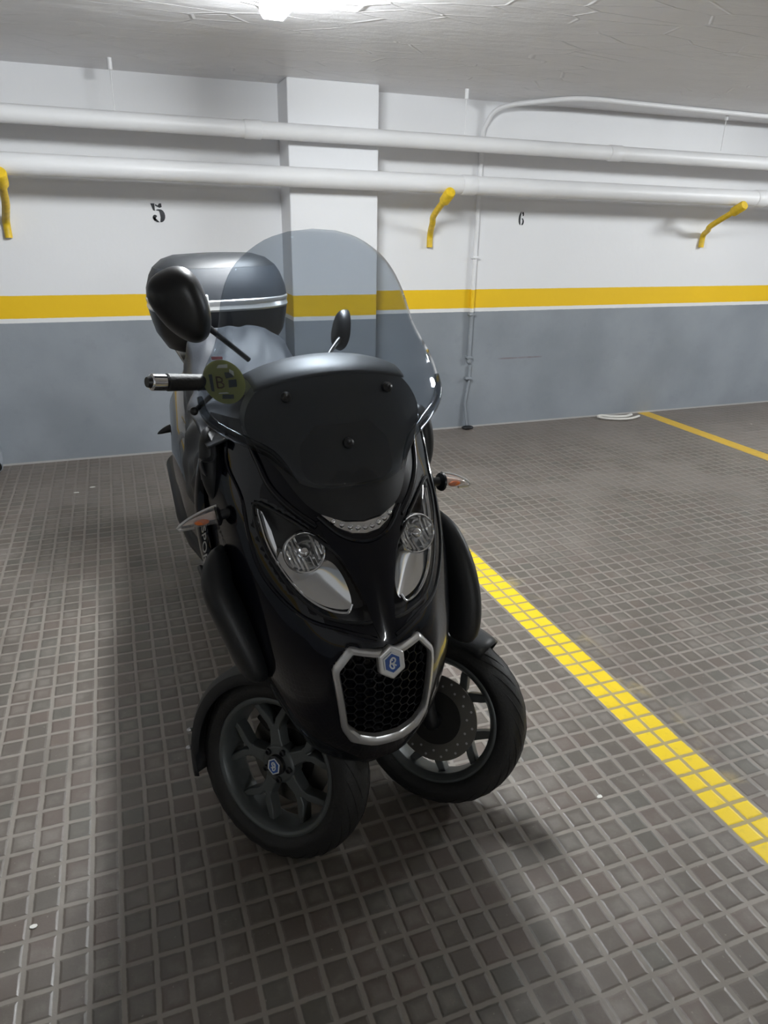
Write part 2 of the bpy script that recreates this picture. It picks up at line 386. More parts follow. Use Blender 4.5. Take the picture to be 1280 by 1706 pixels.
# stencilled bay numbers
def stencil(name, polys, x, z, s, label):
    t = MB()
    for P in polys: t.add(*prism(P, -.0025, .001, lambda a, b, d: (x+a*s, D+d, z+b*s)))
    tag(t.obj(name, BLACKINK, smooth=False), label, 'number')
def arc(cx, cz, rx, rz, a0, a1, n=10): return [(cx+rx*math.cos(R_(a0+(a1-a0)*i/n)), cz+rz*math.sin(R_(a0+(a1-a0)*i/n))) for i in range(n+1)]
five = [[(-.42, .5), (-.13, .5), (-.13, -.02), (-.25, .03)],
        [(-.08, .46), (.10, .36), (.20, .50), (.36, .52), (.38, .26), (.22, .20), (-.08, .34)],
        [(-.10, .03), (.06, .10), (.22, .10)] + arc(.24, -.35, .34, .45, 80, -80, 12) + [(.18, -.80), (.24, -.45), (.20, -.10), (.14, .0)],
        arc(-.16, -.48, .18, .20, 30, 300, 12) + [(.14, -.80), (-.05, -.80), (-.26, -.68)]]
stencil('painted_number', five, .310, 1.548, .082, 'black stencilled five on the white wall left of the column')
six = [[(-.06, .98)] + arc(.10, .05, .46, .90, 125, 235, 12) + [(-.02, -.78), (-.08, -.2), (-.08, .35), (.02, .9)],
       [(.16, .95), (.36, .88), (.42, .62), (.38, .42), (.22, .42), (.26, .62), (.14, .66)],
       [(.08, .04), (.26, .14)] + arc(.16, -.34, .32, .44, 60, -70, 10) + [(.12, -.74), (.26, -.40), (.26, -.14), (.2, -.02)]]
stencil('painted_number', six, 2.872, 1.545, .053, 'smaller black stencilled six on the white wall right of the conduit')

# flakes lying on the floor
CHIP = mat('paint_flake', (.75, .74, .70), .7)
random.seed(4)
for i, (x, y, lab) in enumerate(((-.335, 1.335, 'white paint flake on the dark tiles, front left'), (1.135, 1.245, 'white paint flake beside the near yellow line'), (-.25, 4.35, 'larger white flake near the wall on the left'), (-.34, 4.28, 'smaller white flake near the wall on the left'))):
    pts = [(.007*(1+.5*random.random())*math.cos(a)*(1.8 if i > 1 else 1), .005*(1+.5*random.random())*math.sin(a)) for a in [k*math.pi/3.5 for k in range(7)]]
    tag(MB().add(*prism(pts, .0005, .003, lambda a, b, d: (x+a, y+b, d))).obj('paint_flake', CHIP, smooth=False), lab, 'flake', 'flakes on the floor')

# ------------------------------------------------------------------ the scooter (local: X viewer's right, -Y forward, Z up)
ORG, PSI, LEAN = Vector((.451, 1.37, 0)), R_(1.0), R_(-1.9)
bike = empty('three_wheeled_scooter', ORG, (0, LEAN, PSI))
tag(bike, 'black three-wheeled scooter with tall tinted windshield parked in bay', 'scooter')
BM = Matrix.Translation(ORG) @ Matrix.Rotation(PSI, 4, 'Z') @ Matrix.Rotation(LEAN, 4, 'Y'); BI = BM.inverted()

ROWS = [
 (.345, [(0, -.135), (.034, -.130), (.074, -.108), (.105, -.055), (.118, .06)]),
 (.40, [(0, -.195), (.050, -.187), (.100, -.152), (.140, -.085), (.158, .06)]),
 (.48, [(0, -.236), (.058, -.226), (.116, -.190), (.170, -.105), (.198, .07)]),
 (.57, [(0, -.256), (.064, -.244), (.130, -.204), (.197, -.105), (.234, .08)]),
 (.66, [(0, -.262), (.069, -.246), (.142, -.198), (.214, -.088), (.256, .10)]),
 (.73, [(0, -.250), (.071, -.228), (.148, -.172), (.226, -.055), (.266, .12)]),
 (.80, [(0, -.213), (.071, -.191), (.153, -.133), (.232, -.025), (.270, .14)]),
 (.87, [(0, -.170), (.071, -.149), (.153, -.094), (.232, .005), (.270, .16)]),
 (.94, [(0, -.118), (.071, -.103), (.150, -.055), (.228, .035), (.268, .17)]),
 (1.01, [(0, -.075), (.071, -.063), (.145, -.017), (.218, .070), (.262, .18)]),
 (1.08, [(0, -.033), (.069, -.023), (.139, .021), (.208, .098), (.252, .19)]),
 (1.13, [(0, -.003), (.066, .008), (.130, .052), (.192, .125), (.236, .20)])]
ZS = [r[0] for r in ROWS]
def zpar(z):
    if z <= ZS[0]: return 0.
    for i in range(len(ZS)-1):
        if z <= ZS[i+1]: return i+(z-ZS[i])/(ZS[i+1]-ZS[i])
    return len(ZS)-1.
def rowpts(z):
    t = zpar(z); return [(cr(t, [r[1][k][0] for r in ROWS]), cr(t, [r[1][k][1] for r in ROWS])) for k in range(5)]
def fsurf(x, z):
    x = abs(x); Rw = rowpts(z); X = [-Rw[1][0]]+[q[0] for q in Rw]; Y = [Rw[1][1]]+[q[1] for q in Rw]
    if x >= X[-1]: return Y[-1]
    lo, hi = 1., 5.
    for _ in range(30):
        m = (lo+hi)/2
        if cr(m, X) < x: lo = m
        else: hi = m
    return cr(lo, Y)
def wsf(x, z):
    ys = [(.95, -.105), (1.0, -.082), (1.08, -.04), (1.17, .002), (1.3, .066), (1.5, .16)]
    t = 0
    for i in range(5):
        if z <= ys[i+1][0] or i == 4:
            t = i+(z-ys[i][0])/(ys[i+1][0]-ys[i][0]); break
    return cr(max(t, 0), [b for a, b in ys]) + 1.5*x*x
def inpoly(x, z, P):
    c = False; n = len(P)
    for i in range(n):
        (x1, z1), (x2, z2) = P[i], P[(i+1) % n]
        if (z1 > z) != (z2 > z) and x < (x2-x1)*(z-z1)/(z2-z1)+x1: c = not c
    return c
def pdist(x, z, P):
    b = 9; n = len(P)
    for i in range(n):
        a, q = Vector(P[i]), Vector(P[(i+1) % n]); ab = q-a; t = max(0, min(1, (Vector((x, z))-a).dot(ab)/max(ab.length_squared, 1e-9)))
        b = min(b, (a+ab*t-Vector((x, z))).length)
    return b
def patch(outline, f, off, thick, bulge=0., rings=8, ctr=None):
    """a panel that follows the surface y=f(x,z) inside an (x,z) outline, off in front of it, with a rim thick deep"""
    n = len(outline); c = ctr or (sum(p[0] for p in outline)/n, sum(p[1] for p in outline)/n)
    v, F = [], []
    def ring(s, o): return [(c[0]+(x-c[0])*s, f(c[0]+(x-c[0])*s, c[1]+(z-c[1])*s)-o, c[1]+(z-c[1])*s) for x, z in outline]
    R2 = [ring(1, off-thick), ring(1, off)] + [ring(1-k/rings, off+bulge*(1-(1-k/rings)**2)) for k in range(1, rings)]
    v, F = loft(R2, True, False); v = list(v); v.append((c[0], f(*c)-off-bulge, c[1])); b = (len(R2)-1)*n
    for j in range(n): F.append((b+j, b+(j+1) % n, len(v)-1))
    return v, F
def mir(P): return [(-x, z) for x, z in reversed(P)]
def both(P): return P + [(-x, z) for x, z in reversed(P) if abs(x) > 1e-6]

HL = spline([(.200, .950), (.196, .905), (.180, .862), (.158, .822), (.128, .792), (.094, .776), (.022, .774), (.026, .812), (.047, .862), (.066, .892), (.086, .908), (.116, .932), (.155, .955), (.190, .968)], 4, True)
GR = [(.026, .722), (.074, .728), (.109, .681), (.094, .530), (.076, .492), (.030, .476)]
GRO = both(GR)
def pit(x, z):
    """hollows for the two lamps and for the grille"""
    d = 0
    if .74 < z < .99 and inpoly(abs(x), z, HL): d = max(d, .055*min(1, pdist(abs(x), z, HL)/.007))
    if .46 < z < .75 and inpoly(x, z, GRO): d = max(d, .04*min(1, pdist(x, z, GRO)/.010))
    return d

# gloss front fairing
rings = []; NZ, NT_ = 132, 112
for i in range(NZ+1):
    z = ZS[0]+(1.118-ZS[0])*i/NZ; Rw = rowpts(z); X = [-Rw[1][0]]+[q[0] for q in Rw]; Y = [Rw[1][1]]+[q[1] for q in Rw]; ring = []
    for k in range(-NT_//2, NT_//2+1):
        t = abs(k)/(NT_/2)*4; x = cr(1+t, X); y = cr(1+t, Y)
        if k == 0: x = 0
        x = math.copysign(x, k) if k else 0
        y += pit(x, z)
        # crease that runs from the beak up beside the visor
        ring.append((x, y, z))
    rings.append(ring)
MB().add(*loft(rings, False, False)).obj('front_fairing', GLOSS, bike, angle=60)
# raised central beak between the lamps
BK = both([(.0, .925), (.040, .935), (.078, .952), (.092, .945), (.074, .902), (.050, .862), (.030, .81), (.022, .765), (.014, .742), (0, .736)])
MB().add(*patch(BK, fsurf, .006, .016, .006, 8, (0, .90))).obj('beak_panel', GLOSS, bike)
# side creases of the fairing
for s in (-1, 1):
    P = spline([(s*.185, 1.105), (s*.180, 1.07), (s*.172, 1.04), (s*.160, 1.0), (s*.130, .965), (s*.09, .935)], 6)
    pts = [(x, fsurf(x, z)+.003, z) for x, z in P]
    MB().add(*tube(pts, .008, 14)).obj('fairing_crease', GLOSS, bike)
    P = spline([(s*.215, 1.11), (s*.228, 1.03), (s*.215, .97), (s*.214, .90), (s*.20, .83), (s*.15, .775), (s*.08, .757), (s*.02, .742)], 6)
    MB().add(*tube([(x, fsurf(x, z)+.0005, z) for x, z in P], .0045, 8)).obj('fairing_edge', GLOSS, bike)

# headlights
for s in (-1, 1):
    O = HL if s > 0 else mir(HL)
    h = MB(); ring2 = [(x, fsurf(x, z)-.002, z) for x, z in O]
    h.add(*tube(ring2+[ring2[0]], .0035, 8))
    hl = h.obj('headlight', SATIN, bike)
    fr = lambda x, z: fsurf(x, z)+.030
    Oi = [(s*.133+(x-s*.133)*.985, .862+(z-.862)*.985) for x, z in O]
    MB().add(*patch(Oi, lambda x, z: fsurf(x, z)+.046, 0, .002, 0, 8)).obj('headlight_housing', SATIN, hl)
    sc_ = spline([(.184, .890), (.168, .850), (.138, .810), (.102, .788), (.060, .784), (.049, .800), (.055, .838), (.072, .866), (.10, .872), (.14, .880)], 4, True)
    MB().add(*patch(sc_ if s > 0 else mir(sc_), fr, .004, .004, -.018, 8)).obj('reflector_scoop', REFL, hl)
    rim = spline([(.190, .945), (.184, .895), (.168, .852), (.140, .812), (.105, .789), (.066, .783), (.052, .80)], 6)
    MB().add(*tube([(s*x, fsurf(x, z)+.010, z) for x, z in rim], .0035, 8)).obj('chrome_trim', CHROME, hl)
    sl = [(.195, .955), (.193, .905), (.184, .870), (.172, .862), (.167, .885), (.171, .915), (.182, .948)]
    sl = [(s*x, z) for x, z in sl]; MB().add(*patch(sl if s < 0 else sl[::-1], fr, .012, .004, 0, 3)).obj('side_marker', REFL, hl)
    c = Vector((s*.122, fsurf(.122, .890)-.002, .890)); ax = Vector((s*.12, -1, .30)).normalized()
    q = Vector((1, 0, 0)).rotation_difference(ax).to_matrix()
    def lm(prof, n=36):
        v, f = lathe(prof, n); return [c + q @ Vector(p) for p in v], f
    MB().add(*lm([(-.034, .001), (-.034, .010), (-.028, .020), (-.018, .031), (-.006, .037), (.004, .039), (.004, .041), (-.038, .041), (-.038, .001)])).obj('reflector_bowl', REFL, hl)
    v, f = lathe([(.000, .0385), (.004, .0385), (.006, .0405), (.003, .0430), (-.030, .0430), (-.030, .041)], 40, True)
    MB().add([c + q @ Vector(p) for p in v], f).obj('lamp_ring', CHROME, hl)
    MB().add(*lm([(-.02, .0105), (.004, .0105), (.008, .007), (.009, .001)], 16)).obj('bulb_cap', CHROME, hl)
    rb = MB()
    for k in range(-4, 5):
        if k == 0: continue
        hx = k*.0078; hh = math.sqrt(.0365**2-hx*hx)
        for zz0, zz1 in ((-hh, -.014),) if k > 0 and k < 3 else ((-hh, -.012), (.012, hh)) if abs(k) < 2 else ((-hh, hh),):
            v, f = tube([(-.003-.016*(1-(hx*hx+z*z)/.0016), hx, z) for z in [zz0+(zz1-zz0)*i/6 for i in range(7)]], .0030, 8)
            rb.add([c + q @ Vector(p) for p in v], f)
    rb.obj('reflector_rib', REFL, hl)
    lens = MB(); lens.add(*patch(O, fsurf, .003, .002, .010, 8)); lens.obj('headlight_lens', LENS, hl)

# strip of daytime lights under the visor
ST = both([(0, .924), (.030, .927), (.055, .938), (.080, .960), (.070, .957), (.040, .946), (0, .943)])
ds = MB().add(*patch(ST, fsurf, .008, .014, .0, 4, (0, .934))).obj('daylight_strip', REFL, bike)
for i in range(9):
    x = -.06+.015*i; z = .934+4.2*x*x*.95
    MB().add(*ellipsoid((x, fsurf(x, z)-.010, z), (.0062, .005, .0062), None, 12, 8)).obj('light_cell', CHROME, ds)
MB().add(*patch(ST, lambda x, z: fsurf(x, z)-.012, .001, .001, .004, 4, (0, .934))).obj('strip_lens', LENS, ds)
lip = spline([(-.088, .958), (-.058, .930), (-.030, .917), (0, .913), (.030, .917), (.058, .930), (.088, .958)], 6)
MB().add(*tube([(x, fsurf(x, z)-.013, z) for x, z in lip], .0045, 8)).obj('strip_lip', GLOSS, bike)

# matte visor panel behind the windshield, and the hood over the instruments
def visf(x, z):
    a = fsurf(x, z)-.004; b = wsf(x, z)+.016; k = min(1, max(0, (z-.985)/.07)); k = k*k*(3-2*k)
    return a+(b-a)*k
VO = spline([(.07, 1.211), (.125, 1.200), (.162, 1.182), (.186, 1.148), (.192, 1.112), (.172, 1.072), (.142, 1.035), (.116, .992), (.088, .964), (.045, .948)], 4)
VO = [(0, 1.214)] + VO + [(0, .944)]
MB().add(*patch(both(VO), visf, .0, .05, 0, 14, (0, 1.09))).obj('visor_panel', MATTE, bike)
rows = []
for dy, dz in ((-.004, -.002), (.0, .004), (.03, .014), (.07, .022), (.12, .020), (.20, -.01), (.24, -.09)):
    row = []
    for i in range(33):
        a = -1+i/16; x = .166*a; zt = 1.214-1.0*x*x
        k = 1-.35*a**4
        row.append((x*(1+dy*.25), visf(x, zt)+dy*(1-.2*a*a), zt+dz*k))
    rows.append(row)
MB().add(*loft(rows, False, False)).obj('instrument_hood', MATTE, bike, solid=.004)
INS = MB()
for i in range(1): INS.add(*box(-.12, .12, .12, .27, 1.02, 1.17))
INS.obj('instrument_cluster', SATIN, bike, bevel=.02)

# windshield
WO = [(.05, 1.484), (.1, 1.469), (.15, 1.437), (.18, 1.402), (.2, 1.358), (.212, 1.31), (.226, 1.272), (.250, 1.23), (.268, 1.192), (.273, 1.152), (.252, 1.122), (.205, 1.098), (.155, 1.075), (.130, 1.045), (.108, 1.017), (.06, 1.003)]
WO = [(0, 1.488)] + spline(WO, 3) + [(0, 1.001)]
wsb = MB(); a, b = patch(both(WO), wsf, 0, 0, 0, 16, (0, 1.2)); n = len(both(WO)); a = a[n:]; b = [tuple(i-n for i in q) for q in b if min(q) >= n]
ws = wsb.add(a, b).obj('windshield', SMOKE, bike, angle=80); m = ws.modifiers.new('solid', 'SOLIDIFY'); m.thickness = .004
for s in (-1, 1):
    P = spline([(s*.268, 1.172), (s*.262, 1.138), (s*.235, 1.112), (s*.190, 1.090), (s*.155, 1.072), (s*.130, 1.045), (s*.110, 1.017)], 6); nn = len(P)-1
    MB().add(*tube([(x, wsf(x, z)+.003, z) for x, z in P], [.0015+.0100*math.sin(math.pi*min(1, .08+i/nn))**.6 for i in range(nn+1)], 14)).obj('windshield_trim', EDGE, bike)
for x, z in ((-.109, 1.176), (.109, 1.176), (0, 1.084)):
    y = wsf(x, z); nrm = Vector((0, -1, .45)).normalized(); q = Vector((1, 0, 0)).rotation_difference(nrm).to_matrix()
    v, f = lathe([(-.02, .006), (.002, .006), (.002, .0115), (.007, .0105), (.010, .006), (.0085, .001)], 20)
    MB().add([Vector((x, y, z)) + q @ Vector(p) for p in v], f).obj('screen_screw', SATIN, bike)
# emission sticker inside the screen
cx, cz, rs = -.218, 1.203, .0415
def sk(a, b, d): return (cx+a, wsf(cx+a, cz+b)+.007-d, cz+b)
def flat(P, d): return prism(P, d-.0008, d, sk)
disc = [(rs*.93*math.cos(t), rs*math.sin(t)) for t in [k*math.pi/24 for k in range(48)]]
n48 = len(disc); vv, ff = loft([[sk(x*s_, z*s_, 0) for x, z in disc] for s_ in (1, .75, .5, .25, .01)], True, True)
stk = MB().add(vv, ff).obj('emission_sticker', STICKY, bike, smooth=False)
for P, m in (([(-.026, -.018), (-.0205, -.019), (-.0205, .014), (-.027, .013)], STICKD), ([(.007, -.010), (.022, -.008), (.023, .006), (.008, .004)], STICKD),
             ([(.004, .007), (.019, .010), (.014, .019), (.003, .018)], STICKD), ([(-.008, -.032), (.013, -.031), (.014, -.023), (-.007, -.024)], STICKD),
             ([(-.010, .026), (.010, .027), (.011, .034), (-.006, .032)], STICKW), ([(.012, .018), (.020, .012), (.020, .021), (.013, .025)], STICKW),
             ([(-.014, -.023), (.006, -.021), (.002, -.019), (-.012, -.0205)], STICKW), ([(-.016, .041), (.004, .043), (.004, .048), (-.017, .047)], STICKR)):
    MB().add(*flat(P, .0022)).obj('sticker_print', m, stk, smooth=False)
bl = MB(); bx, bz = -.0085, -.001
bl.add(*ribbon([(bx-.005, bz-.010), (bx-.005, bz+.010)], .003, sk, .0014, .0024))
bl.add(*ribbon([(bx-.006, bz+.010), (bx+.001, bz+.010), (bx+.005, bz+.007), (bx+.005, bz+.003), (bx+.001, bz+.0005), (bx-.006, bz+.0005)], .0028, sk, .0014, .0024))
bl.add(*ribbon([(bx-.006, bz-.010), (bx+.002, bz-.010), (bx+.0065, bz-.007), (bx+.0065, bz-.003), (bx+.002, bz+.0005), (bx-.006, bz+.0005)], .0028, sk, .0014, .0024))
bl.obj('sticker_letter', STICKB, stk, smooth=False)

# grille: silver surround, honeycomb, badge
def rect_band(poly, wid, f, off, hgt):
    n = len(poly); rings = []
    for i in range(n):
        p0, p1, p2 = Vector(poly[i-1]), Vector(poly[i]), Vector(poly[(i+1) % n])
        e1, e2 = (p1-p0).normalized(), (p2-p1).normalized(); n1, n2 = Vector((-e1.y, e1.x)), Vector((-e2.y, e2.x))
        bis = (n1+n2).normalized(); k = 1/max(.35, bis.dot(n1))
        def at(d, o):
            q = p1+bis*d*k; return (q.x, f(q.x, q.y)-o, q.y)
        wd = wid(p1)
        rings.append([at(0, off-hgt), at(0, off+hgt*.2), at(wd*.25, off+hgt), at(wd*.75, off+hgt*.9), at(wd, off+hgt*.1), at(wd, off-hgt*1.6)])
    return loft(rings+[rings[0]], True, False)
def dens(P, m):
    out = []
    for i in range(len(P)):
        a, b = P[i], P[(i+1) % len(P)]
        # round the corners a little
        for k in range(m):
            t = k/m; out.append((a[0]+(b[0]-a[0])*t, a[1]+(b[1]-a[1])*t))
    for _ in range(1): out = [((out[i-1][0]+2*out[i][0]+out[(i+1) % len(out)][0])/4, (out[i-1][1]+2*out[i][1]+out[(i+1) % len(out)][1])/4) for i in range(len(out))]
    return out
GO = dens([(x*1.02, z) for x, z in GRO], 8)
area = sum(GO[i-1][0]*GO[i][1]-GO[i][0]*GO[i-1][1] for i in range(len(GO)))
if area < 0: GO = GO[::-1]
gs = MB().add(*rect_band(GO, lambda p: .0125+.016*max(0, min(1, (.545-p.y)/.05)), fsurf, .004, .008)).obj('grille_surround', SILVER, bike, angle=50)
hx = MB(); S = .0127
def inner(x, z): return inpoly(x, z, GRO) and pdist(x, z, GRO) > .004
seen = set()
for i in range(-9, 10):
    for j in range(-2, 16):
        cxx = i*1.5*S; czz = .468+(j+.5*(i % 2))*math.sqrt(3)*S
        for k in range(6):
            a0, a1 = R_(60*k), R_(60*k+60)
            p, q = (cxx+S*math.cos(a0), czz+S*math.sin(a0)), (cxx+S*math.cos(a1), czz+S*math.sin(a1))
            key = tuple(sorted([(round(p[0], 4), round(p[1], 4)), (round(q[0], 4), round(q[1], 4))]))
            if key in seen or not (inner(*p) or inner(*q)): continue
            seen.add(key)
            hx.add(*ribbon([p, q], .0022, lambda a, b, d: (a, fsurf(a, b)+.010-d, b), -.012, .0))
hx.obj('grille_honeycomb', SATIN, gs, smooth=False)

def hexa(r, rot=90): return [(r*math.cos(R_(rot+60*k)), r*math.sin(R_(rot+60*k))*1.12) for k in range(6)]
def emblem(parent, fn, r):
    """blue hexagon, white outline and looped white monogram"""
    e = MB().add(*prism(hexa(r), 0, .0012, fn)).obj('emblem', BLUE, parent, smooth=False)
    MB().add(*ribbon(hexa(r*.93), r*.15, fn, .0008, .0024, True)).obj('emblem_outline', WHITE, parent, smooth=False)
    k = r*.62; g = MB()
    up = [(-.35, .05), (-.25, .55), (.1, .85), (.45, .65), (.45, .25), (.1, .0), (-.3, -.05)]
    lo = [(-.3, .1), (-.45, -.35), (-.2, -.8), (.12, -.85), (.2, -.55), (.02, -.1)]
    for P in (up, lo, [(.05, .05), (.3, -.25), (.6, -.5)], [(-.1, .5), (.1, .5)]):
        g.add(*ribbon(spline([(a*k, b*k) for a, b in P], 4), k*.24, fn, .0008, .0026))
    g.obj('emblem_monogram', WHITE, parent, smooth=False)
bz = .697; by = fsurf(0, bz)
tilt = Vector((0, -1, .25)).normalized(); upv = Vector((0, .25, 1)).normalized()
def bfn(a, b, d): return Vector((0, by-.004, bz)) + Vector((1, 0, 0))*a + upv*b + tilt*d
bd = MB().add(*prism(hexa(.0315), -.01, .010, bfn)).obj('grille_badge', SILVER, bike, smooth=False, bevel=.004)
emblem(bd, lambda a, b, d: bfn(a, b, d+.0105), .0205)

# lower chin
rings = []
for z, s, yo in ((.365, 1.0, .012), (.345, .95, .010), (.325, .85, .022), (.31, .6, .05)):
    Rw = rowpts(max(z, .345)); X = [-Rw[1][0]]+[q[0] for q in Rw]; Y = [Rw[1][1]]+[q[1] for q in Rw]
    rings.append([(math.copysign(cr(1+abs(k)/5, X), k)*s if k else 0, cr(1+abs(k)/5, Y)+yo, z) for k in range(-20, 21)])
MB().add(*loft(rings, False, False)).obj('chin_spoiler', SATIN, bike, solid=.006)

# indicators
def indicator(s, base, tip, sz, lensm, name, dark=False):
    b, t = Vector(base), Vector(tip); d = t-b; n = 18; rings = []; side = Vector((0, 0, 1)); fw = d.cross(side).normalized()
    for i in range(n+1):
        k = i/n; hgt = sz*(1-k)**.62*(.9+.25*k); hgt = max(hgt, .0008); p = b+d*k - side*(sz*.35*k*k)
        rings.append([p + side*(hgt*math.sin(a))*(1 if math.sin(a) > 0 else .75) + fw*(hgt*.75*math.cos(a)) for a in [2*math.pi*j/20 for j in range(20)]])
    root = MB().add(*tube([b-d*.55, b-d*.3, b-d*.10, b-d*.04, b+d*.01], [sz*.55, sz*.42, sz*.45, sz*.85, sz*.92], 14)).obj(name, SATIN, bike)
    MB().add(*loft(rings)).obj('indicator_lens', lensm, root)
    if not dark:
        P = [b + d*k - side*(sz*.35*k*k) + side*(sz*(1-k)**.62*(.9+.25*k)) for k in [i/14*.985 for i in range(15)]]
        P += [b + d*k - side*(sz*.35*k*k) - side*(.75*sz*(1-k)**.62*(.9+.25*k)) for k in [.93-i/10*.5 for i in range(8)]]
        MB().add(*tube(P, .0032, 8)).obj('indicator_rim', SILVER, root)
        inn = [[rings[0][0]*0 + (q-(b+d*(i/n)))*.5 + b+d*(i/n*.85+.02)+Vector((0, .004, 0)) for q in rings[i]] for i in range(n+1)]
        MB().add(*loft(inn)).obj('indicator_reflector', mat('indicator_reflector', (.85, .74, .70), .35), root)
        MB().add(*ellipsoid(b+d*.40-side*sz*.12-Vector((0, .0075, 0)), (.016, .0065, .0065))).obj('indicator_bulb', ORANGE, root)
for s in (-1, 1): indicator(s, (s*.264, .07, .924), (s*.350, .085, .908), .025, LENSI, 'turn_signal')
for s in (-1, 1): indicator(s, (s*.235, 1.70, .680), (s*.292, 1.70, .672), .022, SATIN, 'rear_turn_signal', True)

# wheels
def make_wheel(center, n_world, outer, front=True, R=.243, wd=.112, rimr=.177, rot=0.):
    """axis n_world; outer=+1/-1 which way the styled face looks along the axis"""
    n = (BI.to_3x3() @ Vector(n_world)).normalized(); fwd = n.cross(Vector((0, 0, 1))).normalized(); up = fwd.cross(n)*1.0
    if up.z < 0: up = -up
    c = BI @ Vector(center)
    mxl = Matrix((( n.x*outer, fwd.x, up.x, c.x), (n.y*outer, fwd.y, up.y, c.y), (n.z*outer, fwd.z, up.z, c.z), (0, 0, 0, 1)))
    h = wd/2
    rim = MB().add(*lathe([(.040, rimr+.002), (.044, rimr), (.046, rimr-.006), (.043, rimr-.013), (.034, rimr-.018), (.022, rimr-.022), (-.03, rimr-.022), (-.042, rimr-.012), (-.046, rimr-.006), (-.044, rimr), (-.040, rimr+.002), (0, rimr-.006)], 72, True))
    f3 = lambda a, b, d: (d, a, b)
    for k in range(5):
        A = R_(rot+72*k)
        def rotp(P): return [(p[0]*math.cos(A)-p[1]*math.sin(A), p[0]*math.sin(A)+p[1]*math.cos(A)) for p in P]
        stem = [(.020, .026), (.060, .0185), (.096, .0165), (.106, .0), (.096, -.0165), (.060, -.0185), (.020, -.026)]
        rim.add(*spoke(rotp(stem), f3))
        for s2 in (1, -1):
            br = [(.084, -.006*s2), (.116, .006*s2), (.163, .050*s2), (.157, .064*s2), (.126, .044*s2), (.096, .018*s2), (.08, .014*s2)]
            rim.add(*spoke(rotp(br), f3))
    rim.add(*lathe([(-.015, .002), (-.015, .050), (.018, .050), (.024, .044), (.026, .001)], 40))
    w = rim.obj('front_wheel' if front else 'rear_wheel', RIM, bike, bevel=.0025)
    w.matrix_local = mxl
    Rt = R; prof = []
    for i in range(25):
        a = -math.pi*.93/2*1.0 + i/24*math.pi*.93; prof.append((h*math.sin(a), rimr+.004+(Rt-rimr-.004)*max(0, math.cos(a))**.72))
    prof = [(-.038, rimr-.008)] + prof + [(.038, rimr-.008)]
    tb = MB().add(*lathe(prof, 96, True)).obj('tyre', RUBBER, w, angle=70)
    gv = MB()
    for k in range(26):
        A = 2*math.pi*k/26
        for s2 in (1, -1):
            P = []
            for q in range(6):
                a = s2*(.18+q*.17); b = A+.10*q*1.0+(.12 if s2 < 0 else 0); rr = rimr+.004+(Rt-rimr-.004)*math.cos(a)**.72+.0002
                P.append((h*math.sin(a), rr*math.cos(b), rr*math.sin(b)))
            gv.add(*tube(P, [.0005, .0016, .0016, .0016, .0016, .0005], 5))
    gv.obj('tread_groove', DARKIN, tb)
    if front:
        cap = MB().add(*lathe([(.018, .027), (.034, .025), (.037, .021), (.037, .001)], 32)).obj('hub_cap', SATIN, w)
        emblem(w, lambda a, b, d: (.0373+d, -a if outer < 0 else a, b), .0195)
        for k in range(5):
            A = R_(rot+36+72*k); y0, z0 = .038*math.cos(A), .038*math.sin(A)
            v, f = lathe([(.018, .0085), (.030, .0080), (.031, .005), (.027, .0045), (.027, .001)], 10)
            MB().add([(p[0], p[1]+y0, p[2]+z0) for p in v], f).obj('wheel_bolt', SATIN, w)
        v, f = lathe([(-.034, .070), (-.034, .120), (-.029, .120), (-.029, .070)], 72, True)
        dk = MB().add(v, f).obj('brake_disc', STEEL, w)
        MB().add(*lathe([(-.036, .001), (-.036, .074), (-.027, .074), (-.027, .001)], 40)).obj('disc_carrier', BRONZE, dk)
        ho = MB()
        for k in range(30):
            A = 2*math.pi*k/30; r0 = .092 if k % 2 else .108
            v, f = lathe([(-.0343, .0035), (-.0347, .0035), (-.0347, .0005)], 8)
            ho.add([(p[0], p[1]+r0*math.cos(A), p[2]+r0*math.sin(A)) for p in v], f)
        ho.obj('disc_hole', SILVER, dk, smooth=False)
    # stand on the floor
    bpy.context.view_layer.update()
    W = BM @ mxl; zmin = min((W @ v.co).z for v in tb.data.vertices)
    sh = BI.to_3x3() @ Vector((0, 0, -zmin+.001)); mxl = Matrix.Translation(sh) @ mxl; w.matrix_local = mxl
    return w, mxl
def spoke(P, f3):
    """tapered spoke outline: wide at the back, narrower at the front face"""
    cxm = sum(p[0] for p in P)/len(P); cym = sum(p[1] for p in P)/len(P)
    n = len(P); lay = []
    for d, s in ((-.012, 1.12), (.012, 1.0), (.020, .80)):
        lay.append([f3(cxm+(a-cxm)*(s if d > .015 else 1), cym+(b-cym)*s, d) for a, b in P])
    return loft(lay)
def nvec(st, ca): return (math.cos(R_(ca))*math.cos(R_(st)), math.cos(R_(ca))*math.sin(R_(st)), math.sin(R_(ca)))
nL, nR = nvec(39.1, -13.0), nvec(42.7, -17.2)
cL = Vector((.2346, 1.3863, .247)) + Vector(nL)*.045; cR = Vector((.689, 1.429, .2486)) + Vector(nR)*.045
wl, ML = make_wheel(cL, nL, -1, rot=34)
wr, MR = make_wheel(cR, nR, 1, rot=50)
wb, MBk = make_wheel(BM @ Vector((0, 1.60, .27)), BM.to_3x3() @ Vector((1, 0, 0)), 1, front=False, R=.27, wd=.14, rimr=.185)

